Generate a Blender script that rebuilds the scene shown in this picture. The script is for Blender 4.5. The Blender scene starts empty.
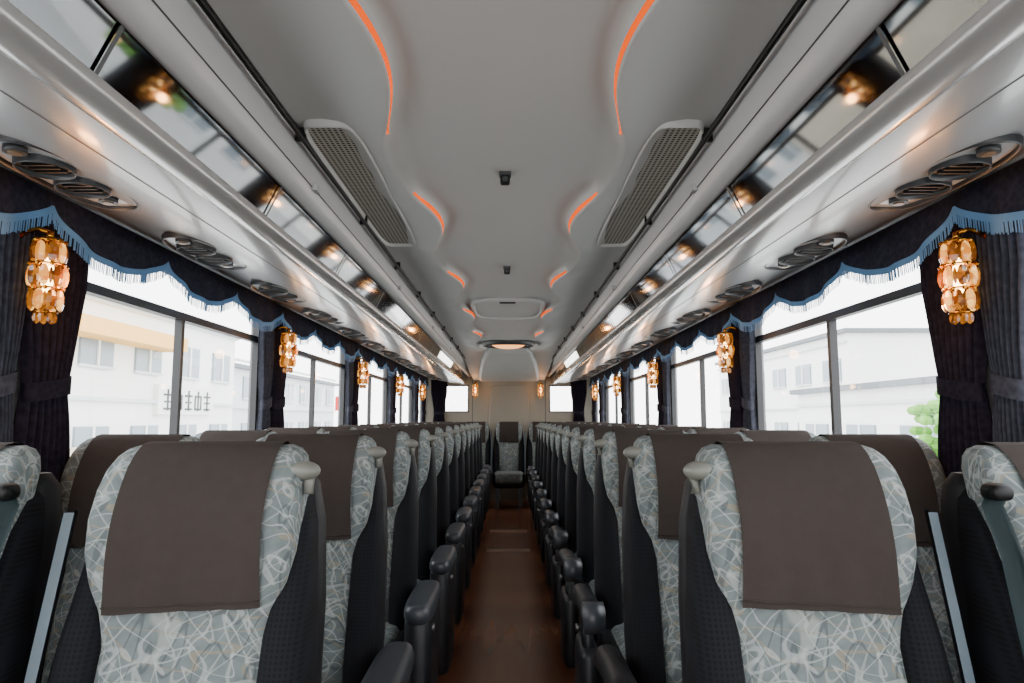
import bpy, math, random
from mathutils import Vector, Matrix
random.seed(7)
CZ=1.2           # camera height above floor
PI=math.pi
# ------------------------------------------------------------------ materials
def lin(c):
    c=c/255.0
    return c/12.92 if c<=0.04045 else ((c+0.055)/1.055)**2.4
def rgb(r,g,b): return (lin(r),lin(g),lin(b),1)
def newmat(name):
    m=bpy.data.materials.new(name); m.use_nodes=True
    return m,m.node_tree,m.node_tree.nodes['Principled BSDF']
def mat(name,col,rough=0.5,metal=0.0,noise=None,bump=None,spec=0.5,emit=None,es=0,coat=0):
    m,nt,p=newmat(name)
    p.inputs['Base Color'].default_value=col
    p.inputs['Roughness'].default_value=rough
    p.inputs['Metallic'].default_value=metal
    p.inputs['Specular IOR Level'].default_value=spec
    p.inputs['Coat Weight'].default_value=coat
    p.inputs['Coat Roughness'].default_value=0.12
    if emit:
        p.inputs['Emission Color'].default_value=emit; p.inputs['Emission Strength'].default_value=es
    tc=nt.nodes.new('ShaderNodeTexCoord')
    if noise:
        sc,amt=noise
        n=nt.nodes.new('ShaderNodeTexNoise'); n.inputs['Scale'].default_value=sc; n.inputs['Detail'].default_value=4
        nt.links.new(tc.outputs['Object'],n.inputs['Vector'])
        mx=nt.nodes.new('ShaderNodeMix'); mx.data_type='RGBA'
        mx.inputs[6].default_value=tuple(max(0,c*(1-amt)) for c in col[:3])+(1,)
        mx.inputs[7].default_value=tuple(min(1,c*(1+amt)) for c in col[:3])+(1,)
        nt.links.new(n.outputs['Fac'],mx.inputs[0]); nt.links.new(mx.outputs[2],p.inputs['Base Color'])
    if bump:
        sc,st=bump
        n=nt.nodes.new('ShaderNodeTexNoise'); n.inputs['Scale'].default_value=sc; n.inputs['Detail'].default_value=3
        nt.links.new(tc.outputs['Object'],n.inputs['Vector'])
        b=nt.nodes.new('ShaderNodeBump'); b.inputs['Strength'].default_value=st; b.inputs['Distance'].default_value=0.004
        nt.links.new(n.outputs['Fac'],b.inputs['Height']); nt.links.new(b.outputs['Normal'],p.inputs['Normal'])
    return m
def fabric_leaf():
    m,nt,p=newmat('seat_leaf_fabric'); N=nt.nodes; L=nt.links
    p.inputs['Roughness'].default_value=0.85; p.inputs['Specular IOR Level'].default_value=0.15
    tc=N.new('ShaderNodeTexCoord')
    def lines(scale,off,width,mult,dist=0.0,sc3=(1,1,1),rot=0):
        mp0=N.new('ShaderNodeMapping'); mp0.inputs['Location'].default_value=off
        mp0.inputs['Rotation'].default_value=(0,rot,0)
        L.new(tc.outputs['Object'],mp0.inputs['Vector'])
        mp=N.new('ShaderNodeMapping'); mp.inputs['Scale'].default_value=sc3
        L.new(mp0.outputs[0],mp.inputs['Vector'])
        n=N.new('ShaderNodeTexNoise'); n.inputs['Scale'].default_value=scale; n.inputs['Detail'].default_value=0.0
        n.inputs['Distortion'].default_value=dist
        L.new(mp.outputs[0],n.inputs['Vector'])
        a=N.new('ShaderNodeMath'); a.operation='MULTIPLY'; a.inputs[1].default_value=mult; L.new(n.outputs['Fac'],a.inputs[0])
        f=N.new('ShaderNodeMath'); f.operation='FRACT'; L.new(a.outputs[0],f.inputs[0])
        s=N.new('ShaderNodeMath'); s.operation='SUBTRACT'; s.inputs[1].default_value=0.5; L.new(f.outputs[0],s.inputs[0])
        b=N.new('ShaderNodeMath'); b.operation='ABSOLUTE'; L.new(s.outputs[0],b.inputs[0])
        mr=N.new('ShaderNodeMapRange'); mr.inputs[1].default_value=width*.5; mr.inputs[2].default_value=width
        mr.inputs[3].default_value=1; mr.inputs[4].default_value=0; L.new(b.outputs[0],mr.inputs[0])
        return mr.outputs[0]
    n0=N.new('ShaderNodeTexNoise'); n0.inputs['Scale'].default_value=40; n0.inputs['Detail'].default_value=5
    L.new(tc.outputs['Object'],n0.inputs['Vector'])
    mx=N.new('ShaderNodeMix'); mx.data_type='RGBA'; mx.inputs[6].default_value=rgb(78,86,88); mx.inputs[7].default_value=rgb(124,132,132)
    L.new(n0.outputs['Fac'],mx.inputs[0]); cur=mx.outputs[2]
    for sc,off,w,mu,sc3,rot,col,k in [
        (20,(0,0,0),0.075,4,(1,1,.22),.55,rgb(158,165,162),.55),
        (20,(3,5,1),0.07,4,(1,1,.22),-.7,rgb(152,158,152),.55),
        (22,(7,1,4),0.06,4,(1,1,.22),1.35,rgb(134,124,104),.6),
        (20,(9,2,7),0.08,4,(1,1,.25),-.2,rgb(66,74,78),.55),
        (24,(2,8,3),0.06,4,(1,1,.25),-1.2,rgb(164,170,168),.5),
        (24,(5,4,9),0.05,4,(1,1,.25),.95,rgb(168,172,168),.5)]:
        o=lines(sc,off,w,mu,.0,sc3,rot)
        q=N.new('ShaderNodeMath'); q.operation='MULTIPLY'; q.inputs[1].default_value=k; L.new(o,q.inputs[0])
        x=N.new('ShaderNodeMix'); x.data_type='RGBA'; L.new(q.outputs[0],x.inputs[0]); L.new(cur,x.inputs[6]); x.inputs[7].default_value=col
        cur=x.outputs[2]
    L.new(cur,p.inputs['Base Color'])
    return m
def dots(name,c1,c2,scale,r,rough=0.6):
    m,nt,p=newmat(name); N=nt.nodes; L=nt.links
    p.inputs['Roughness'].default_value=rough; p.inputs['Specular IOR Level'].default_value=0.25
    tc=N.new('ShaderNodeTexCoord')
    sc=N.new('ShaderNodeVectorMath'); sc.operation='MULTIPLY'; sc.inputs[1].default_value=scale; L.new(tc.outputs['Object'],sc.inputs[0])
    fr=N.new('ShaderNodeVectorMath'); fr.operation='FRACTION'; L.new(sc.outputs[0],fr.inputs[0])
    ab=N.new('ShaderNodeVectorMath'); ab.operation='ABSOLUTE'; L.new(fr.outputs[0],ab.inputs[0])
    sb=N.new('ShaderNodeVectorMath'); sb.operation='SUBTRACT'; sb.inputs[1].default_value=(.5,.5,.5); L.new(ab.outputs[0],sb.inputs[0])
    m0=N.new('ShaderNodeVectorMath'); m0.operation='MULTIPLY'; m0.inputs[1].default_value=tuple(0 if s==0 else 1 for s in scale); L.new(sb.outputs[0],m0.inputs[0])
    ln=N.new('ShaderNodeVectorMath'); ln.operation='LENGTH'; L.new(m0.outputs[0],ln.inputs[0])
    lt=N.new('ShaderNodeMath'); lt.operation='LESS_THAN'; lt.inputs[1].default_value=r; L.new(ln.outputs['Value'],lt.inputs[0])
    mx=N.new('ShaderNodeMix'); mx.data_type='RGBA'; mx.inputs[6].default_value=c1; mx.inputs[7].default_value=c2
    L.new(lt.outputs[0],mx.inputs[0]); L.new(mx.outputs[2],p.inputs['Base Color'])
    return m
def glassmat(name,tint=(1,1,1,1),refl=0.06):
    m=bpy.data.materials.new(name); m.use_nodes=True; nt=m.node_tree; nt.nodes.clear()
    o=nt.nodes.new('ShaderNodeOutputMaterial'); t=nt.nodes.new('ShaderNodeBsdfTransparent'); g=nt.nodes.new('ShaderNodeBsdfGlossy')
    t.inputs[0].default_value=tint; g.inputs['Roughness'].default_value=0.02
    x=nt.nodes.new('ShaderNodeMixShader'); x.inputs[0].default_value=refl
    nt.links.new(t.outputs[0],x.inputs[1]); nt.links.new(g.outputs[0],x.inputs[2]); nt.links.new(x.outputs[0],o.inputs[0])
    return m
def emis(name,col,s):
    m=bpy.data.materials.new(name); m.use_nodes=True; nt=m.node_tree; nt.nodes.clear()
    o=nt.nodes.new('ShaderNodeOutputMaterial'); e=nt.nodes.new('ShaderNodeEmission'); e.inputs[0].default_value=col; e.inputs[1].default_value=s
    nt.links.new(e.outputs[0],o.inputs[0]); return m
def crystal(name,base,c_lo,c_hi,s,scale):
    m,nt,p=newmat(name); N=nt.nodes; L=nt.links
    p.inputs['Base Color'].default_value=base; p.inputs['Roughness'].default_value=0.06; p.inputs['Coat Weight'].default_value=.4
    tc=N.new('ShaderNodeTexCoord'); v=N.new('ShaderNodeTexVoronoi'); v.inputs['Scale'].default_value=scale; L.new(tc.outputs['Object'],v.inputs['Vector'])  # voronoi cells paint bright and dark sparkle into the crystal's emission
    sx=N.new('ShaderNodeSeparateColor'); L.new(v.outputs['Color'],sx.inputs[0])
    pw=N.new('ShaderNodeMath'); pw.operation='POWER'; pw.inputs[1].default_value=2.0; L.new(sx.outputs[0],pw.inputs[0])
    mx=N.new('ShaderNodeMix'); mx.data_type='RGBA'; mx.inputs[6].default_value=c_lo; mx.inputs[7].default_value=c_hi; L.new(pw.outputs[0],mx.inputs[0])
    L.new(mx.outputs[2],p.inputs['Emission Color'])
    p.inputs['Emission Strength'].default_value=s
    return m
def curtain_mat(name,c1,c2):
    m,nt,p=newmat(name); N=nt.nodes; L=nt.links
    p.inputs['Roughness'].default_value=0.9; p.inputs['Specular IOR Level'].default_value=0.1
    tc=N.new('ShaderNodeTexCoord'); w=N.new('ShaderNodeTexVoronoi'); w.inputs['Scale'].default_value=60
    L.new(tc.outputs['Object'],w.inputs['Vector'])
    mx=N.new('ShaderNodeMix'); mx.data_type='RGBA'; mx.inputs[6].default_value=c1; mx.inputs[7].default_value=c2
    L.new(w.outputs['Distance'],mx.inputs[0]); L.new(mx.outputs[2],p.inputs['Base Color'])
    return m

M={}
M['fabric']=fabric_leaf()
M['mesh']=dots('seat_dark_mesh',rgb(14,16,22),rgb(4,4,6),(110,0,110),0.33,0.85)
M['cloth']=mat('headrest_cover_cloth',rgb(57,51,48),0.95,noise=(40,.12),bump=(500,.3),spec=.1)
M['shell']=mat('seat_back_shell',rgb(16,17,20),0.6,bump=(300,.1),spec=.3)
M['arm']=mat('armrest_vinyl',rgb(28,29,33),0.42,noise=(20,.1),bump=(400,.15),spec=.4)
M['armtop']=mat('armrest_top',rgb(54,58,64),0.36,noise=(12,.05),bump=(400,.15))
M['grip']=mat('grip_plastic',rgb(108,109,102),0.45,noise=(8,.04))
M['belt']=mat('belt_light',rgb(80,94,104),0.5,noise=(90,.1))
M['beltd']=mat('belt_teal',rgb(20,37,40),0.6,noise=(90,.15),spec=.25)
M['steel']=mat('steel',rgb(110,110,112),0.35,metal=.9,noise=(30,.05))
M['ceil']=mat('ceiling_vinyl',rgb(180,180,177),0.48,noise=(3,.03),bump=(350,.12))
M['rack']=mat('rack_plastic',rgb(184,185,185),0.40,noise=(4,.02),coat=.15)
M['under']=mat('rack_underside',rgb(158,159,159),0.30,noise=(4,.02),coat=.5)
M['rail']=mat('rack_rail_gloss',rgb(178,177,175),0.25,metal=.3,noise=(4,.02),coat=.7)
M['mirror']=mat('smoked_mirror',rgb(100,101,103),0.045,metal=1,noise=(2,.08))
M['black']=mat('black_plastic',rgb(8,8,9),0.5,noise=(20,.1),spec=.3)
M['dkgrey']=mat('dark_grey_plastic',rgb(50,52,55),0.4,noise=(20,.08))
M['seam']=mat('seam_grey',rgb(70,70,70),0.6,noise=(10,.05))
M['grille']=dots('vent_grille',rgb(176,172,162),rgb(18,18,18),(70,70,0),0.31)
M['led']=emis('led_orange',(1,.105,.0,1),1.5)
M['wall']=mat('side_wall_panel',rgb(120,120,122),0.6,noise=(6,.05),bump=(200,.2))
M['back']=mat('back_wall_cream',rgb(132,128,116),0.6,noise=(5,.03),bump=(200,.1))
M['frame']=mat('window_frame_black',rgb(20,21,25),0.45,noise=(12,.1))
M['glass']=glassmat('window_glass')
M['drape']=curtain_mat('drape_plum',rgb(22,20,28),rgb(40,36,48))
M['drape2']=curtain_mat('drape_slate',rgb(50,51,60),rgb(72,74,84))
M['val']=curtain_mat('valance_navy',rgb(30,31,42),rgb(50,51,64))
M['fringe']=mat('fringe_blue',rgb(88,134,180),0.7,noise=(300,.25))
M['gold']=mat('gold_brass',rgb(180,120,40),0.25,metal=1,noise=(20,.05))
M['crystal']=crystal('amber_crystal',rgb(80,40,8),(.08,.020,.001,1),(1.0,.34,.03,1),.8,48)
M['crystal2']=crystal('clear_crystal',rgb(140,90,30),(.38,.11,.01,1),(1.0,.54,.13,1),2.3,60)
M['bulb']=emis('bulb_warm',(1,.58,.2,1),18)
M['domelamp']=emis('dome_lamp_warm',(1,.42,.15,1),2.6)
M['tube']=emis('tube_white',(1,.97,.92,1),5)
M['redlens']=mat('reading_lens',rgb(120,95,70),0.3,noise=(20,.1))

def floor_mat():
    m,nt,p=newmat('floor_brown_vinyl'); N=nt.nodes; L=nt.links
    tc=N.new('ShaderNodeTexCoord'); mp=N.new('ShaderNodeMapping'); mp.inputs['Scale'].default_value=(10,1.2,1)
    L.new(tc.outputs['Object'],mp.inputs['Vector'])
    n=N.new('ShaderNodeTexNoise'); n.inputs['Scale'].default_value=1.6; n.inputs['Detail'].default_value=4; L.new(mp.outputs[0],n.inputs['Vector'])
    mx=N.new('ShaderNodeMix'); mx.data_type='RGBA'; mx.inputs[6].default_value=rgb(96,58,40); mx.inputs[7].default_value=rgb(124,78,55)
    L.new(n.outputs['Fac'],mx.inputs[0]); L.new(mx.outputs[2],p.inputs['Base Color'])
    p.inputs['Roughness'].default_value=0.27
    return m
M['floor']=floor_mat()
M['reflect_strip']=mat('floor_reflection_paint',rgb(150,118,96),0.3,noise=(30,.1))  # paler brown that paints bright reflections onto the aisle floor

# ------------------------------------------------------------------ mesh builder
class MB:
    def __init__(s): s.v=[]; s.f=[]; s.m=[]; s.sm=[]; s.mats=[]
    def mi(s,k):
        if k not in s.mats: s.mats.append(k)
        return s.mats.index(k)
    def face(s,idx,k,smooth=True):
        s.f.append(tuple(idx)); s.m.append(s.mi(k)); s.sm.append(smooth)
    def grid(s,rows,k,closed=False,smooth=True,kf=None):
        b=len(s.v); n=len(rows[0])
        for r in rows: s.v.extend(r)
        for i in range(len(rows)-1):
            for j in range(n if closed else n-1):
                a=b+i*n+j; c=b+i*n+(j+1)%n
                kk=kf(i,j) if kf else k
                s.face((a,c,c+n,a+n),kk,smooth)
        return b,n,len(rows)
    def loft(s,rings,k,smooth=True,kf=None,cap=True,capk=None):
        b,n,r=s.grid(rings,k,True,smooth,kf)
        if cap:
            s.face([b+j for j in range(n)][::-1],capk or k,False)
            s.face([b+(r-1)*n+j for j in range(n)],capk or k,False)
    def box(s,x0,x1,y0,y1,z0,z1,k):
        b=len(s.v)
        s.v.extend([(x,y,z) for z in (z0,z1) for y in (y0,y1) for x in (x0,x1)])
        for q in ((0,2,3,1),(4,5,7,6),(0,1,5,4),(2,6,7,3),(0,4,6,2),(1,3,7,5)):
            s.face([b+i for i in q],k,False)
    def rbox(s,x0,x1,y0,y1,z0,z1,k,r=.01,axis='z',n=20,p=5,kf=None):
        lo,hi={'x':(x0,x1),'y':(y0,y1),'z':(z0,z1)}[axis]
        levels=[]
        for t in (0,.15,.35,.6,1):
            a=t*PI/2
            levels.append((lo+r*(1-math.cos(a)), r*(1-math.sin(a))))
        up=[(lo+hi-l,i) for l,i in reversed(levels)]
        rings=[]
        for l,ins in levels+up:
            ring=[]
            for j in range(n):
                a=2*PI*j/n; c,sn=math.cos(a),math.sin(a)
                ca=math.copysign(abs(c)**(2/p),c); sa=math.copysign(abs(sn)**(2/p),sn)
                if axis=='z': ring.append(((x0+x1)/2+ca*((x1-x0)/2-ins),(y0+y1)/2+sa*((y1-y0)/2-ins),l))
                if axis=='y': ring.append(((x0+x1)/2-ca*((x1-x0)/2-ins),l,(z0+z1)/2+sa*((z1-z0)/2-ins)))
                if axis=='x': ring.append((l,(y0+y1)/2+ca*((y1-y0)/2-ins),(z0+z1)/2+sa*((z1-z0)/2-ins)))
            rings.append(ring)
        s.loft(rings,k,kf=kf)
    def cyl(s,c,axis,r,h,k,n=20,r2=None,smooth=True):
        r2=r if r2 is None else r2
        ax=Vector(axis).normalized(); t=ax.orthogonal().normalized(); u=ax.cross(t)
        c=Vector(c)
        rings=[[tuple(c+ax*hh+(t*math.cos(2*PI*j/n)+u*math.sin(2*PI*j/n))*rr) for j in range(n)] for hh,rr in ((-h/2,r),(h/2,r2))]
        s.loft(rings,k,smooth)
    def tube(s,pts,r,k,n=8):
        rings=[]
        for i,p in enumerate(pts):
            a=Vector(pts[max(0,i-1)]); b=Vector(pts[min(len(pts)-1,i+1)]); d=(b-a).normalized()
            t=d.cross(Vector((0.13,0.2,.97))).normalized()
            u=d.cross(t)
            rings.append([tuple(Vector(p)+(t*math.cos(2*PI*j/n)+u*math.sin(2*PI*j/n))*r) for j in range(n)])
        s.loft(rings,k)
    def sphere(s,c,rx,ry,rz,k,n=16,m=10,smooth=True,rot=0):
        rings=[]
        for i in range(1,m):
            a=PI*i/m
            rr=[]
            for j in range(n):
                x=rx*math.sin(a)*math.cos(2*PI*j/n); y=ry*math.sin(a)*math.sin(2*PI*j/n)
                rr.append((c[0]+x*math.cos(rot)-y*math.sin(rot),c[1]+x*math.sin(rot)+y*math.cos(rot),c[2]-rz*math.cos(a)))
            rings.append(rr)
        b=len(s.v)
        s.grid(rings,k,True,smooth)
        bot=len(s.v); s.v.append((c[0],c[1],c[2]-rz)); top=len(s.v); s.v.append((c[0],c[1],c[2]+rz))
        for j in range(n):
            s.face((b+(j+1)%n,b+j,bot),k,smooth); q=b+(m-2)*n
            s.face((q+j,q+(j+1)%n,top),k,smooth)
    def mesh(s,name):
        me=bpy.data.meshes.new(name); me.from_pydata(s.v,[],s.f)
        for k in s.mats: me.materials.append(M[k])
        for p,mi,sm in zip(me.polygons,s.m,s.sm): p.material_index=mi; p.use_smooth=sm
        me.update(); return me
    def obj(s,name,loc=(0,0,0)):
        return place(s.mesh(name),name,loc)
def place(me,name,loc=(0,0,0),rotz=0,parent=None):
    o=bpy.data.objects.new(name,me); o.location=loc; o.rotation_euler=(0,0,rotz)
    bpy.context.scene.collection.objects.link(o)
    if parent: o.parent=parent
    return o

# ------------------------------------------------------------------ layout constants
YF,YB=-1.6,10.5
WX=1.262
PY=[1.80+1.88*k for k in range(-1,5)]      # window pillars
ROWY=[1.18+0.705*k for k in range(12)]
ZT=CZ+.58

b=MB(); b.box(-1.33,1.33,YF,YB,-.06,0,'floor'); b.obj('floor')
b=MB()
for y in (6.5,7.6): b.box(-.20,.20,y,y+.14,0.0,.004,'reflect_strip')  # thin bands laid across the aisle as painted-in floor reflections
b.obj('aisle_reflection_1')
for side,nm in ((-1,'left'),(1,'right')):
    b=MB(); xa,xb=sorted((side*WX,side*(WX+.06)))
    b.box(xa,xb,YF,YB,0,.92,'wall'); b.box(xa,xb,YF,YB,ZT,2.16,'wall')
    for y in PY: b.box(xa,xb,y-.09,y+.09,.92,ZT,'wall')
    b.box(xa,xb,YB-.1,YB,.92,ZT,'wall')
    b.obj('wall_'+nm)
b=MB(); b.box(-1.33,1.33,YF,YB,2.16,2.2,'wall'); b.obj('roof')
wn=1
for side in (-1,1):
    ed=PY+[YB-.01]
    for i in range(len(ed)-1):
        y0,y1=ed[i]+.09,ed[i+1]-.09
        b=MB(); xa,xb=sorted((side*(WX+.01),side*(WX+.04)))
        z0,z1=.92,ZT; t=.03
        b.box(xa,xb,y0,y1,z0,z0+t,'frame'); b.box(xa,xb,y0,y1,z1-t,z1,'frame')
        b.box(xa,xb,y0,y0+t,z0+t,z1-t,'frame'); b.box(xa,xb,y1-t,y1,z0+t,z1-t,'frame')
        zt=CZ+.385; b.box(xa,xb,y0+t,y1-t,zt,zt+.03,'frame')
        ym=(y0+y1)/2+.0; b.box(xa,xb,ym-.012,ym+.012,z0+t,zt,'frame')
        xg=side*(WX+.025); bb=len(b.v)
        b.v.extend([(xg,y0+t,z0+t),(xg,y1-t,z0+t),(xg,y1-t,z1-t),(xg,y0+t,z1-t)]); b.face((bb,bb+1,bb+2,bb+3),'glass',False)
        b.obj('window_%d'%wn); wn+=1
b=MB(); b.box(-1.33,1.33,YF-.06,YF,-.06,.55,'wall'); b.box(-1.33,1.33,YF-.06,YF,2.05,2.2,'wall')
b.box(-1.33,-1.2,YF-.06,YF,.55,2.05,'wall'); b.box(1.2,1.33,YF-.06,YF,.55,2.05,'wall'); b.box(-.02,.02,YF-.06,YF,.55,2.05,'frame')
b.obj('wall_front')
# back wall
b=MB(); ya,yb_=YB,YB+.06
wz0,wz1=CZ+.09,CZ+.5
b.box(-1.33,1.33,ya,yb_,-.06,wz0,'back'); b.box(-1.33,1.33,ya,yb_,wz1,2.2,'back')
b.box(-1.33,-.97,ya,yb_,wz0,wz1,'back'); b.box(.97,1.33,ya,yb_,wz0,wz1,'back'); b.box(-.6,.6,ya,yb_,wz0,wz1,'back')
b.box(-.55,-.54,ya-.004,ya,.9,CZ+.56,'seam'); b.box(.54,.55,ya-.004,ya,.9,CZ+.56,'seam')
b.rbox(-.30,.30,ya-.02,ya+.01,CZ-.5,CZ+.50,'back',r=.012,axis='y',n=28,p=8)
b.obj('wall_back')
for s in (-1,1):
    b=MB(); x0,x1=sorted((s*.6,s*.97)); t=.02
    b.box(x0,x1,ya,yb_,wz0,wz0+t,'frame'); b.box(x0,x1,ya,yb_,wz1-t,wz1,'frame'); b.box(x0,x0+t,ya,yb_,wz0+t,wz1-t,'frame'); b.box(x1-t,x1,ya,yb_,wz0+t,wz1-t,'frame')
    bb=len(b.v); yg=ya+.03
    b.v.extend([(x0+t,yg,wz0+t),(x1-t,yg,wz0+t),(x1-t,yg,wz1-t),(x0+t,yg,wz1-t)]); b.face((bb,bb+1,bb+2,bb+3),'glass',False)
    b.obj('window_%d'%wn); wn+=1

# ------------------------------------------------------------------ ceiling
CW=.527
def wy(y): return .285-.045*math.cos(2*PI*(y-2.55)/1.2)
def phase(y):
    q=(y-2.55)/1.2; return q-round(q)
def zc(y):
    z=CZ+.75
    if y>7.3:
        t=min(1,(y-7.3)/3.1); z-= .17*(t*t*(3-2*t)*.6+t*.4)
    return z
def amp(y):
    p=abs(phase(y))
    fade=1 if y<7.2 else max(0,1-(y-7.2)/.5)
    t=max(0,min(1,(.42-p)/.18)); t=t*t*(3-2*t)
    return (.022+.018*t)*fade
b=MB()
ny=600; rows=[]
inn=[0,.2,.4,.6,.75,.87]; out=[.03,.08,.15,.25,.38,.52,.7,.85,1]
ysl=[YF+(YB-YF)*i/ny for i in range(ny+1)]
for y in ysl:
    w=wy(y); A=amp(y); z=zc(y); half=[]
    p=abs(phase(y)); wd=.009+.03*max(0,min(1,(p-.28)/.15))
    for s in inn: half.append(((w-wd)*s,z+.006*math.sin(min(1,s)*PI)))
    k1=.30*max(0,min(1,(.31-p)/.16))**.6+.02
    half.append((w-wd,z)); half.append((w-wd*.45*(1+.4*k1),z-A*(.74-k1))); half.append((w-wd*.0,z-A*.78)); half.append((w+.003,z-A))
    for t in out:
        x=w+.003+(CW-w-.003)*t
        f=math.cos(min(1,t/.75)*PI/2)**2
        half.append((x,z-A*f- .008*t*t))
    full=[(-x,y,zz) for x,zz in reversed(half[1:])]+[(x,y,zz) for x,zz in half]
    rows.append(full)
nc=len(rows[0]); mid=(nc-1)//2; li=len(inn)+1
def kf(i,j):
    jj=j-mid if j>=mid else mid-1-j
    if jj==li and abs(phase(ysl[i]))<.30 and ysl[i]<6.6: return 'led'
    return 'ceil'
b.grid(rows,'ceil',kf=kf)
b.obj('ceiling')
def ovalring(b,cx,cy,z,lx,ly,w,h,k,n=40,p=4,fill=None):
    def ring(o,zz):
        r=[]
        for j in range(n):
            a=2*PI*j/n; c,s=math.cos(a),math.sin(a)
            r.append((cx+math.copysign(abs(c)**(2/p),c)*(lx-o),cy+math.copysign(abs(s)**(2/p),s)*(ly-o),zz))
        return r
    rr=[ring(0,z),ring(.002,z-h*.8),ring(w*.3,z-h),ring(w*.7,z-h),ring(w,z-h*.5),ring(w,z)]
    b.grid(rr,k,True)
    if fill:
        r=ring(w,z-h*.4); bb=len(b.v); b.v.extend(r); b.face(list(range(bb,bb+n)),fill,False)
b=MB(); ovalring(b,0,4.75,CZ+.752,.25,.42,.03,.022,'ceil',fill='ceil'); b.box(-.05,.05,4.4,4.43,CZ+.73,CZ+.745,'dkgrey'); b.obj('escape_hatch')
b=MB(); ovalring(b,0,6.9,CZ+.754,.26,.20,.05,.045,'dkgrey',p=2.4,fill='rack')
b.sphere((0,6.9,CZ+.735),.17,.12,.050,'domelamp',24,10)
b.obj('ceiling_dome_lamp')
b=MB(); R=[]
for y,w,d in ((7.45,.20,.004),(7.6,.25,.035),(8.4,.33,.045),(9.4,.40,.045),(10.3,.44,.04)):
    z=zc(y); R.append([(-w,y,z+.0),(-w,y,z-d*.5),(-w+.03,y,z-d),(w-.03,y,z-d),(w,y,z-d*.5),(w,y,z+.0)])
b.loft(R,'ceil',smooth=False); b.obj('rear_air_duct_cover')
for y in (2.08,3.42):
    b=MB(); b.box(-.018,.018,y-.016,y+.016,CZ+.738,CZ+.757,'dkgrey'); b.rbox(-.015,.015,y-.018,y+.010,CZ+.712,CZ+.740,'black',r=.005)
    b.cyl((0,y-.019,CZ+.726),(0,1,0),.008,.005,'dkgrey',12); b.obj('ceiling_camera')
for s in (-1,1):
    b=MB(); gx,gy=s*.447,2.30
    ovalring(b,gx,gy,CZ+.748,.076,.62,.010,.024,'ceil',p=7,n=56,fill='grille')
    b.obj('air_vent_grille')

# ------------------------------------------------------------------ luggage rack
yr0,yr1=YF+.02,YB-.02
def profile(b,pts,k,side,y0=yr0,y1=yr1,n=2):
    rows=[[(side*x,y0+(y1-y0)*i/n,CZ+z) for x,z in pts] for i in range(n+1)]
    b.grid(rows,k)
for side,nm in ((-1,'left'),(1,'right')):
    b=MB()
    lip=[(.536,.80),(.533,.76),(.532,.735),(.536,.71),(.543,.685),(.552,.662)]
    lip2=[(.554,.659),(.562,.643),(.573,.628),(.586,.619),(.596,.617),(.602,.622)]
    profile(b,lip,'rack',side); profile(b,[(.552,.662),(.5545,.6655),(.554,.659)],'seam',side); profile(b,lip2,'rack',side)
    profile(b,[(.602,.622),(.640,.542)],'mirror',side)
    profile(b,[(.640,.542),(.641,.528),(.648,.516),(.662,.509),(.68,.507),(.697,.509),(.708,.516),(.712,.526)],'rail',side)
    profile(b,[(.712,.526),(.74,.522),(.80,.523),(.87,.531),(.95,.545),(1.02,.560),(1.10,.580),(1.2,.607),(1.26,.622)],'under',side)
    b.grid([[(side*.800,y,CZ+.5225),(side*.804,y,CZ+.5225)] for y in (yr0,yr1)],'seam')
    profile(b,[(.602,.622),(.62,.60),(.9,.62),(1.26,.66)],'dkgrey',side)
    y=yr0+.3
    while y<yr1:
        bb=len(b.v)
        for yy in (y,y+.010):
            b.v.extend([(side*.598,yy,CZ+.619),(side*.636,yy,CZ+.539)])
        b.face((bb,bb+1,bb+3,bb+2),'dkgrey',False)
        y+=.775
    y=1.95
    while y<yr1-.2:
        x1,x2=sorted((side*.540,side*.553)); b.box(x1,x2,y,y+.035,CZ+.652,CZ+.672,'rack'); y+=1.55
    b.grid([[(side*CW,y,CZ+.738) if y<7.3 else (side*CW,y,zc(y)),(side*.536,y,CZ+.80)] for y in ysl[::8]],'black')
    b.tube([(side*.512,yr0+i*(yr1-yr0)/20,CZ+.706) for i in range(21)],.0065,'black')
    y=yr0+.2
    while y<yr1: b.box(*sorted((side*.508,side*.534)),y,y+.012,CZ+.706,CZ+.740,'black'); y+=.775
    b.grid([[(side*.604,y,CZ+.606),(side*.632,y,CZ+.548)] for y in (6.3,7.6)],'tube')
    b.obj('luggage_rack')
    for k in range(-1,13):
        y=1.55+.735*k
        if y>YB-.4: break
        b=MB(); cx=side*.99; z=CZ+.555
        ovalring(b,cx,y,z,.085,.235,.010,.016,'dkgrey',p=2.6,n=36,fill='under')
        for yy in (-.085,.050):
            ovalring(b,cx,y+yy,z-.006,.060,.060,.006,.018,'dkgrey',p=2,n=24,fill='black')
            for a in (-.022,0,.022): b.box(cx-.034,cx+.034,y+yy+a-.003,y+yy+a+.003,z-.020,z-.012,'black')
        for yy in (.155,-.178):
            b.cyl((cx,y+yy,z-.012),(0,0,1),.022,.014,'dkgrey',16); b.cyl((cx,y+yy,z-.020),(0,0,1),.013,.004,'redlens',12)
        b.obj('reading_light_console')

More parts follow.
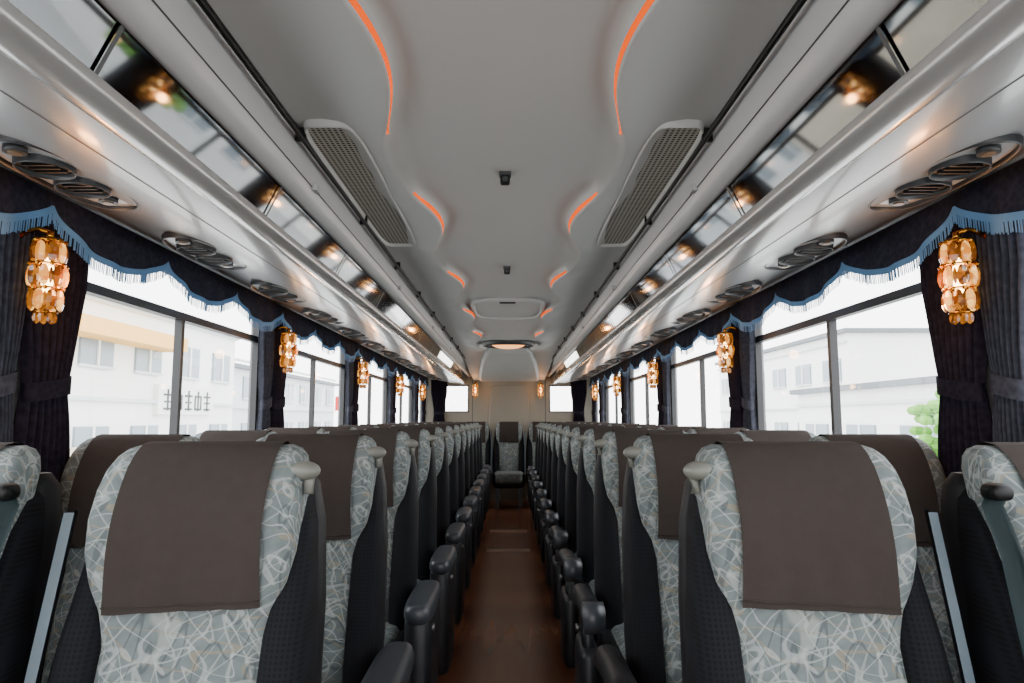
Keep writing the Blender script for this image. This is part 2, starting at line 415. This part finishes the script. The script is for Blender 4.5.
# ------------------------------------------------------------------ valances
def zbot(y):
    g=max(math.exp(-((y-l)/.10)**2) for l in PY)
    return CZ+.545-.085*abs(math.sin(PI*(y-PY[1])/(1.88/3)))**.75+.01*g
for side in (-1,1):
    b=MB(); rows=[]; n=int((YB-.1-YF-.1)/.0145); ys=[YF+.1+i*.0145 for i in range(n)]
    def vx(y,t): return side*(1.205-.006*t*math.sin(y*2*PI/.157)-.010*t)
    for y in ys:
        zb=zbot(y); rows.append([(vx(y,t),y,(CZ+.600)*(1-t)+zb*t) for t in (0,.3,.6,.85,1)])
    b.grid(rows,'val')
    for y in ys:
        for q in (0,.0072):
            yy=y+q; zb=zbot(yy); l=.034+random.random()*.007; x=vx(yy,1)-side*(.002+random.random()*.003)
            bb=len(b.v); b.v.extend([(x,yy,zb+.004),(x,yy+.0062,zb+.004),(x+side*.002,yy+.0058,zb-l),(x+side*.002,yy+.0006,zb-l)])
            b.face((bb,bb+1,bb+2,bb+3),'fringe',False)
    r2=[[(vx(y,1)-side*.004,y,zbot(y)+.010),(vx(y,1)-side*.004,y,zbot(y)-.010)] for y in ys]
    b.grid(r2,'fringe')
    b.obj('curtain_valance')
def drape(b,side,yc,k,wt=.15,ph=0,ax='y'):
    rows=[]; nz=26; nn=56; zb=.24
    for i in range(nz+1):
        z=CZ+.595-(.595+zb)*i/nz; zz=z-CZ
        h=wt*(.62+.38*min(1,abs(zz-.08)/.30)**1.2) if zz>.08 else wt*(.62+.18*min(1,(.08-zz)/.2))
        pin=math.exp(-((zz-.08)/.06)**2)
        row=[]
        for j in range(nn+1):
            u=-1+2*j/nn
            d=.014*math.sin(u*8*PI+ph+.3*math.sin(zz*9))*(1-.35*pin)-.012*(1-u*u)
            row.append((side*(1.236+d),yc+u*h,z) if ax=='y' else (side*yc+u*h, YB-.05+d,z))
        rows.append(row)
    b.grid(rows,k)
    h=wt*.64
    ring=[]
    for z in (CZ+.055,CZ+.105):
        ring.append([( (side*(1.229+.026*math.sin(a)) , yc+h*1.02*math.cos(a), z+.015*math.cos(a)) if ax=='y' else (side*yc+h*1.02*math.cos(a),YB-.06+.03*math.sin(a),z)) for a in [2*PI*t/24 for t in range(24)]])
    b.grid(ring,k,True)
for side in (-1,1):
    for i,y in enumerate(PY):
        b=MB(); drape(b,side,y-.10,'drape2',.09,1.0); b.obj('window_curtain')
        b=MB(); drape(b,side,y+.09,'drape',.14,.4); b.obj('window_curtain')
    b=MB(); drape(b,side,YB-.32,'drape',.17,.2); b.obj('window_curtain')
    b=MB(); drape(b,side,1.04,'drape',.12,.2,'x'); b.obj('window_curtain')

# ------------------------------------------------------------------ wall lamps
def lampmesh():
    b=MB()
    b.cyl((0,0,.112),(0,0,1),.034,.010,'gold',20,r2=.018); b.cyl((0,0,.124),(0,0,1),.008,.02,'gold',12)
    b.tube([(0,0,.130),(.03,0,.142),(.055,0,.137),(.08,0,.12)],.006,'gold'); b.cyl((.084,0,.12),(1,0,0),.022,.008,'gold',16)
    for zt,r,n,ph in ((.078,.033,8,0),(.018,.038,8,.39),(-.042,.033,8,.1)):
        b.cyl((0,0,zt+.031),(0,0,1),r*1.0,.004,'gold',20)
        for j in range(n):
            a=2*PI*j/n+ph; c=(r*math.cos(a),r*math.sin(a),zt)
            b.sphere(c,.009,.0125,.027,'crystal2' if (j%2==0) else 'crystal',6,5,smooth=False,rot=a)
            a2=a+PI/n; b.sphere((r*1.05*math.cos(a2),r*1.05*math.sin(a2),zt+.029),.006,.006,.006,'gold',6,4,smooth=False)
            b.sphere((r*.93*math.cos(a2),r*.93*math.sin(a2),zt),.005,.005,.022,'crystal',5,4,smooth=False,rot=a2)
    b.cyl((0,0,-.073),(0,0,1),.028,.004,'gold',20)
    for j in range(7):
        a=2*PI*j/7; b.sphere((.020*math.cos(a),.020*math.sin(a),-.086),.008,.008,.014,'crystal',6,4,smooth=False)
    b.sphere((0,0,0.02),.014,.014,.05,'bulb',10,8)
    return b.mesh('crystal_wall_lamp')
LM=lampmesh()
PL=bpy.data.lights.new('bulb_light','POINT'); PL.energy=1.7; PL.color=(1,.42,.13); PL.shadow_soft_size=.025
def wall_lamp(loc,rz):
    o=place(LM,'crystal_wall_lamp',loc,rz)
    l=bpy.data.objects.new('bulb_light',PL); bpy.context.scene.collection.objects.link(l); l.parent=o; l.location=(-.075,0,.0)
    return o
for side in (-1,1):
    for i,y in enumerate(PY):
        wall_lamp((side*1.145,y-(.07 if i==1 else .03),CZ+.335),0 if side>0 else PI)
for x in (-.50,.47): wall_lamp((x,YB-.09,CZ+.40),PI/2)

# ------------------------------------------------------------------ seats
def yb(z): return .25*(z-.45)
def sring(w,th,z,yfront,p=4,n=36,wing=0,cx=0):
    r=[]
    for j in range(n):
        a=2*PI*j/n-PI/2; c,s=math.cos(a),math.sin(a)
        x=math.copysign(abs(c)**(2/p),c)*w/2; y=yfront+th/2+math.copysign(abs(s)**(2/p),s)*th/2
        if s<0: y-=wing*(abs(x)/(w/2))**2
        r.append((cx+x,y,z))
    return r
BACK=[(.40,.285,.10,0),(.50,.30,.11,0),(.65,.30,.115,.0),(.80,.305,.11,.004),(.86,.325,.11,.014),(.91,.355,.11,.024),(.96,.372,.112,.030),(1.02,.376,.112,.030),(1.07,.374,.11,.027),(1.105,.366,.106,.022),(1.128,.350,.094,.015),(1.142,.326,.076,.008),(1.149,.29,.05,.0)]
def lerpB(z):
    for a,c in zip(BACK,BACK[1:]):
        if a[0]<=z<=c[0]:
            t=(z-a[0])/(c[0]-a[0]); return [a[i]+(c[i]-a[i])*t for i in range(4)]
    return list(BACK[-1])
def yfront(z,th):
    bow=-.018*math.sin(min(1,max(0,(z-.45)/.35))*PI)
    head=-.03*math.exp(-((z-1.02)/.12)**2)
    return yb(z)+bow+head+(.11-th)*.5
def seatmesh(name,kind,side):
    b=MB(); ad=-side
    b.loft([sring(w,th,z,yfront(z,th),4,40,wg) for z,w,th,wg in BACK],'fabric')
    for s in (-1,1):
        R=[]
        for z,w,d,x in ((.36,.06,.10,.18),(.40,.090,.15,.182),(.55,.095,.17,.182),(.70,.090,.165,.180),(.82,.080,.15,.177),(.92,.06,.12,.178),(1.0,.045,.10,.178),(1.05,.03,.07,.174),(1.065,.012,.03,.170)):
            R.append(sring(w,d,z,yb(z)-.035+(.17-d)*.55+.01*(z-.4),3,20,0,s*x))
        b.loft(R,'mesh')
    b.loft([sring(w,th,z,yb(z)+.07,5,28) for z,w,th in ((.32,.40,.06),(.36,.44,.09),(.6,.445,.10),(.85,.43,.10),(1.0,.405,.09),(1.07,.375,.075),(1.095,.35,.05))],'shell')
    b.rbox(-.17,.17,yb(.8)+.165,yb(.8)+.185,.70,.92,'dkgrey',r=.008)
    b.rbox(-.17,.17,yb(.5)+.16,yb(.5)+.185,.42,.62,'mesh',r=.008)
    path=[]
    cb=.865
    for i in range(12):
        z=cb+(1.135-cb)*i/11; path.append(('f',z))
    path+= [('f',1.147),('t',.35),('t',.65),('b',1.147)]
    for i in range(6): path.append(('b',1.135-.16*i/5))
    rows=[]; nn=20; hw=.134
    for t,z in path:
        row=[]
        for j in range(nn+1):
            u=-1+2*j/nn; x=u*hw
            if t!='t': x*=1+.03*max(0,(1.0-z)/.14)
            if t=='t': zz=1.149; w,th,wg=.33,.05,0
            else:
                zz=z; _,w,th,wg=lerpB(z)
            q=min(.97,abs(x)/(w/2)); dd=(1-q**4)**.25
            yf=yfront(zz,th); f=yf+th/2-th/2*dd-wg*q*q; bk=yf+th/2+th/2*dd
            wav=.007*math.sin(u*6+z*5+side)*max(0,(1.06-zz)/.19) if t=='f' else 0
            if t=='f': row.append((x,f-.005-abs(wav)-.002,zz+(.004 if zz>1.14 else 0)-(.006*u*side if zz<.9 else 0)))
            elif t=='b': row.append((x,bk+.006,zz))
            else: row.append((x,f+(bk-f)*z,1.155))
        rows.append(row)
    b.grid(rows,'cloth')
    b.tube([(x,y-.0015,z+.012) for x,y,z in rows[0]],.0018,'cloth',6)
    b.rbox(-.195,.195,-.40,.06,.33,.475,'fabric',r=.035,axis='z',n=32,p=6)
    for s in (-1,1): b.rbox(min(s*.18,s*.222),max(s*.18,s*.222),-.37,.08,.31,.46,'mesh',r=.02)
    b.rbox(-.21,.21,-.36,.12,.27,.34,'shell',r=.02)
    b.box(-.18,-.13,-.25,.05,0,.28,'dkgrey'); b.box(.13,.18,-.25,.05,0,.28,'dkgrey')
    if kind=='aisle':
        x0=ad*.178
        b.tube([(x0-ad*.01,.185,1.078),(x0+ad*.010,.175,1.092),(x0+ad*.018,.165,1.088),(x0+ad*.016,.16,1.060)],.011,'grip',12)
        b.sphere((x0+ad*.010,.160,1.102),.030,.022,.018,'grip')
        xi=ad*.240; xo=ad*.330; x0_,x1_=sorted((xi,xo))
        if side<0:
            b.rbox(x0_,x1_,-.335,-.02,.16,.585,'arm',r=.025,n=28,p=5)
            b.rbox(x0_-.004,x1_+.004,-.35,.04,.56,.62,'armtop',r=.022,n=28,p=4)
        else:
            b.rbox(x0_+.01,x1_-.01,-.25,.0,.16,.45,'arm',r=.02,n=24,p=4)
            b.loft([[((xi+xo)/2+ .036*math.cos(a), y, z+hh*math.sin(a)) for a in [2*PI*t/16 for t in range(16)]] for y,z,hh in ((-.30,.585,.03),(-.2,.585,.03),(-.05,.575,.032),(.08,.56,.035))],'arm')
            b.cyl(((xi+xo)/2,-.315,.578),(1,0,0),.048,.066,'armtop',24); b.cyl(((xi+xo)/2,-.315,.578),(1,0,0),.036,.074,'arm',24)
            b.cyl(((xi+xo)/2,-.16,.49),(0,.45,1),.02,.2,'arm',12)
        b.cyl(((xi)-ad*.01,.08,.50),(1,0,0),.05,.05,'shell',20)
        b.cyl(((xo),-.28,.54),(1,0,0),.012,.012,'steel',12)
    if kind in('aisle','rear'):
        xs=side*.226
        zs=(.40,.55,.7,.85,.97,1.03)
        b.grid([[(xs-.009,yb(z)-.045+.03*(z-.4),z),(xs+.009,yb(z)-.043+.03*(z-.4),z)] for z in zs],'belt')
        b.grid([[(xs+side*.009,yb(z)-.043+.03*(z-.4),z),(xs+side*.010,yb(z)+.0+.03*(z-.4),z)] for z in zs],'arm')
    if kind=='window':
        xs=ad*.200
        b.rbox(xs-.020,xs+.020,.085,.13,1.06,1.088,'black',r=.010)
        P=[(.42,-.085,.10),(.55,-.075,.06),(.7,-.065,.035),(.85,-.055,.015),(.97,-.05,.0),(1.05,-.03,0),(1.08,.03,0)]
        rows=[]
        for z,dy,fan in P:
            y=yb(z)+dy if z<1.06 else .10
            rows.append([(xs+ad*(-.022+fan*.15+t*(.044+fan*.15)),y-.006*math.sin(t*PI*2),z) for t in (0,.25,.5,.75,1)])
        b.grid(rows,'beltd')
        rows=[[(xs-ad*(.040-t*.026),y-.035-.004*t,z) for t in (0,1)] for z,y in ((.42,yb(.42)-.07),(.7,yb(.7)-.05),(.98,yb(.98)-.03),(1.06,.10))]
        b.grid(rows,'beltd')
        b.box(xs-.012,xs+.012,-.12,-.09,.44,.54,'black')
        b.v=[(x*.92,y,z) for x,y,z in b.v]
    return b.mesh(name)
SM={}
for s in (-1,1):
    SM['aisle',s]=seatmesh('aisle_seat',"aisle",s); SM['window',s]=seatmesh('window_seat','window',s)
SM['rear']=seatmesh('rear_seat','rear',1)
for k,y in enumerate(ROWY):
    for s in (-1,1):
        place(SM['aisle',s],'coach_seat',(s*.560,y,0)); place(SM['window',s],'coach_seat',(s*1.04,y-.06,0))
for x in (-.94,-.47,0,.47,.94): place(SM['rear'],'rear_bench_seat',(x,YB-.62,0))

# ------------------------------------------------------------------ outdoors
M['asphalt']=mat('asphalt',rgb(190,190,186),0.9,noise=(1,.06))
M['bwhite']=mat('building_white',rgb(238,239,235),0.8,noise=(.5,.02))
M['bgrey']=mat('building_grey',rgb(205,210,212),0.7,noise=(.5,.02))
M['bdark']=mat('building_window',rgb(128,142,150),0.3,noise=(.8,.06))
M['roofd']=mat('roof_dark',rgb(105,110,115),0.7,noise=(2,.1))
M['awning']=mat('awning_orange',rgb(235,180,95),0.7,noise=(2,.05))
M['sign']=mat('sign_white',rgb(225,228,222),0.6,noise=(2,.02))
M['ink']=mat('sign_ink',rgb(50,54,58),0.6,noise=(2,.02))
M['leaf']=mat('tree_leaves',rgb(105,160,65),0.8,noise=(3,.3))
M['bark']=mat('tree_bark',rgb(90,75,60),0.9,noise=(5,.2))
M['red']=mat('red_paint',rgb(205,40,35),0.5,noise=(3,.05))
M['brick']=mat('wall_beige',rgb(205,195,175),0.8,noise=(3,.05))
GZ=-1.25
b=MB(); b.box(-60,60,-40,90,GZ-.1,GZ,'asphalt'); b.obj('ground')
def building(side,x,y0,y1,h,k,floors,nwin,name='building',extra=None):
    b=MB(); xa,xb=sorted((side*x,side*(x+8))); b.box(xa,xb,y0,y1,GZ,GZ+h,k); b.box(xa-.3,xb+.3,y0-.3,y1+.3,GZ+h,GZ+h+.22,'roofd')
    fx=side*x
    for f in range(floors):
        z=GZ+1.0+f*(h/floors)
        for i in range(nwin):
            yy=y0+(y1-y0)*(i+.5)/nwin; w=(y1-y0)/nwin*.28
            p,q=sorted((fx,fx-side*.08)); b.box(p,q,yy-w,yy+w,z,z+1.2,'bdark')
            p,q=sorted((fx-side*.08,fx-side*.13)); b.box(p,q,yy-.04,yy+.04,z,z+1.2,'bwhite'); b.box(p,q,yy-w-.05,yy+w+.05,z-.08,z,'bgrey')
        p,q=sorted((fx,fx-side*.15)); b.box(p,q,y0,y1,z+2.0,z+2.12,'bgrey')
    if extra: extra(b,fx,side)
    return b.obj(name)
def ex1(b,fx,side):
    b.box(fx,fx+1.0,19,26,GZ+4.9,GZ+5.4,'awning')
    b.box(fx,fx+.5,15,24,GZ,GZ+1.6,'brick')
    b.box(fx,fx+.2,25.6,30.4,GZ+2.6,GZ+3.7,'sign')
    for i in range(5):
        y=26.0+i*.85; X0,X1=fx+.2,fx+.24
        b.box(X0,X1,y+.27,y+.34,GZ+2.75,GZ+3.55,'ink'); b.box(X0,X1,y,y+.6,GZ+3.30,GZ+3.37,'ink')
        if i%2: b.box(X0,X1,y,y+.07,GZ+2.8,GZ+3.3,'ink'); b.box(X0,X1,y+.53,y+.6,GZ+2.8,GZ+3.3,'ink')
        if i!=3: b.box(X0,X1,y+.05,y+.55,GZ+3.05,GZ+3.11,'ink')
        b.box(X0,X1,y+.02,y+.58,GZ+2.78,GZ+2.85,'ink')
building(-1,13,14,33,6.2,'bwhite',2,6,extra=ex1)
building(-1,15,35,60,5.2,'bgrey',2,7)
building(-1,16,-6,11,4.4,'bwhite',1,4)
building(1,14,22,34,3.6,'bwhite',1,3)
building(1,18,37,60,7.0,'bwhite',2,6)
building(1,17,-8,9,4.0,'bgrey',1,4)
b=MB(); b.cyl((10.6,16.2,GZ+1),(0,0,1),.12,2,'bark',10)
for i in range(160):
    a=random.random()*6.28; r=random.random()**.5*1.1
    b.sphere((10.6+r*math.cos(a),16.2+r*math.sin(a),GZ+1.5+random.random()*2.0*(1-.35*r)),.10+random.random()*.10,.14,.12,'leaf',6,4,smooth=False)
b.obj('street_tree')
b=MB(); b.cyl((-12,50,GZ+1.6),(0,0,1),.06,3.2,'roofd',8); b.box(-12.4,-11.6,49.9,50,GZ+3,GZ+4.0,'red'); b.obj('roadside_sign')

# ------------------------------------------------------------------ world & camera
w=bpy.data.worlds.new('overcast_sky'); bpy.context.scene.world=w; w.use_nodes=True
nt=w.node_tree; bg=nt.nodes['Background']
tc=nt.nodes.new('ShaderNodeTexCoord'); sp=nt.nodes.new('ShaderNodeSeparateXYZ'); cr=nt.nodes.new('ShaderNodeValToRGB')
nt.links.new(tc.outputs['Generated'],sp.inputs[0]); nt.links.new(sp.outputs['Z'],cr.inputs[0]); nt.links.new(cr.outputs[0],bg.inputs[0])
cr.color_ramp.elements[0].color=(1,1,1,1); cr.color_ramp.elements[1].color=(.88,.94,1,1)
bg.inputs[1].default_value=8.0
cd=bpy.data.cameras.new('camera'); cam=bpy.data.objects.new('camera',cd); bpy.context.scene.collection.objects.link(cam)
cd.sensor_width=36; cd.lens=24.6; cd.clip_start=.05; cd.clip_end=300
cam.location=(.015,0,CZ); cam.rotation_euler=(PI/2+math.atan(77/700),0,-.0029)
bpy.context.scene.camera=cam
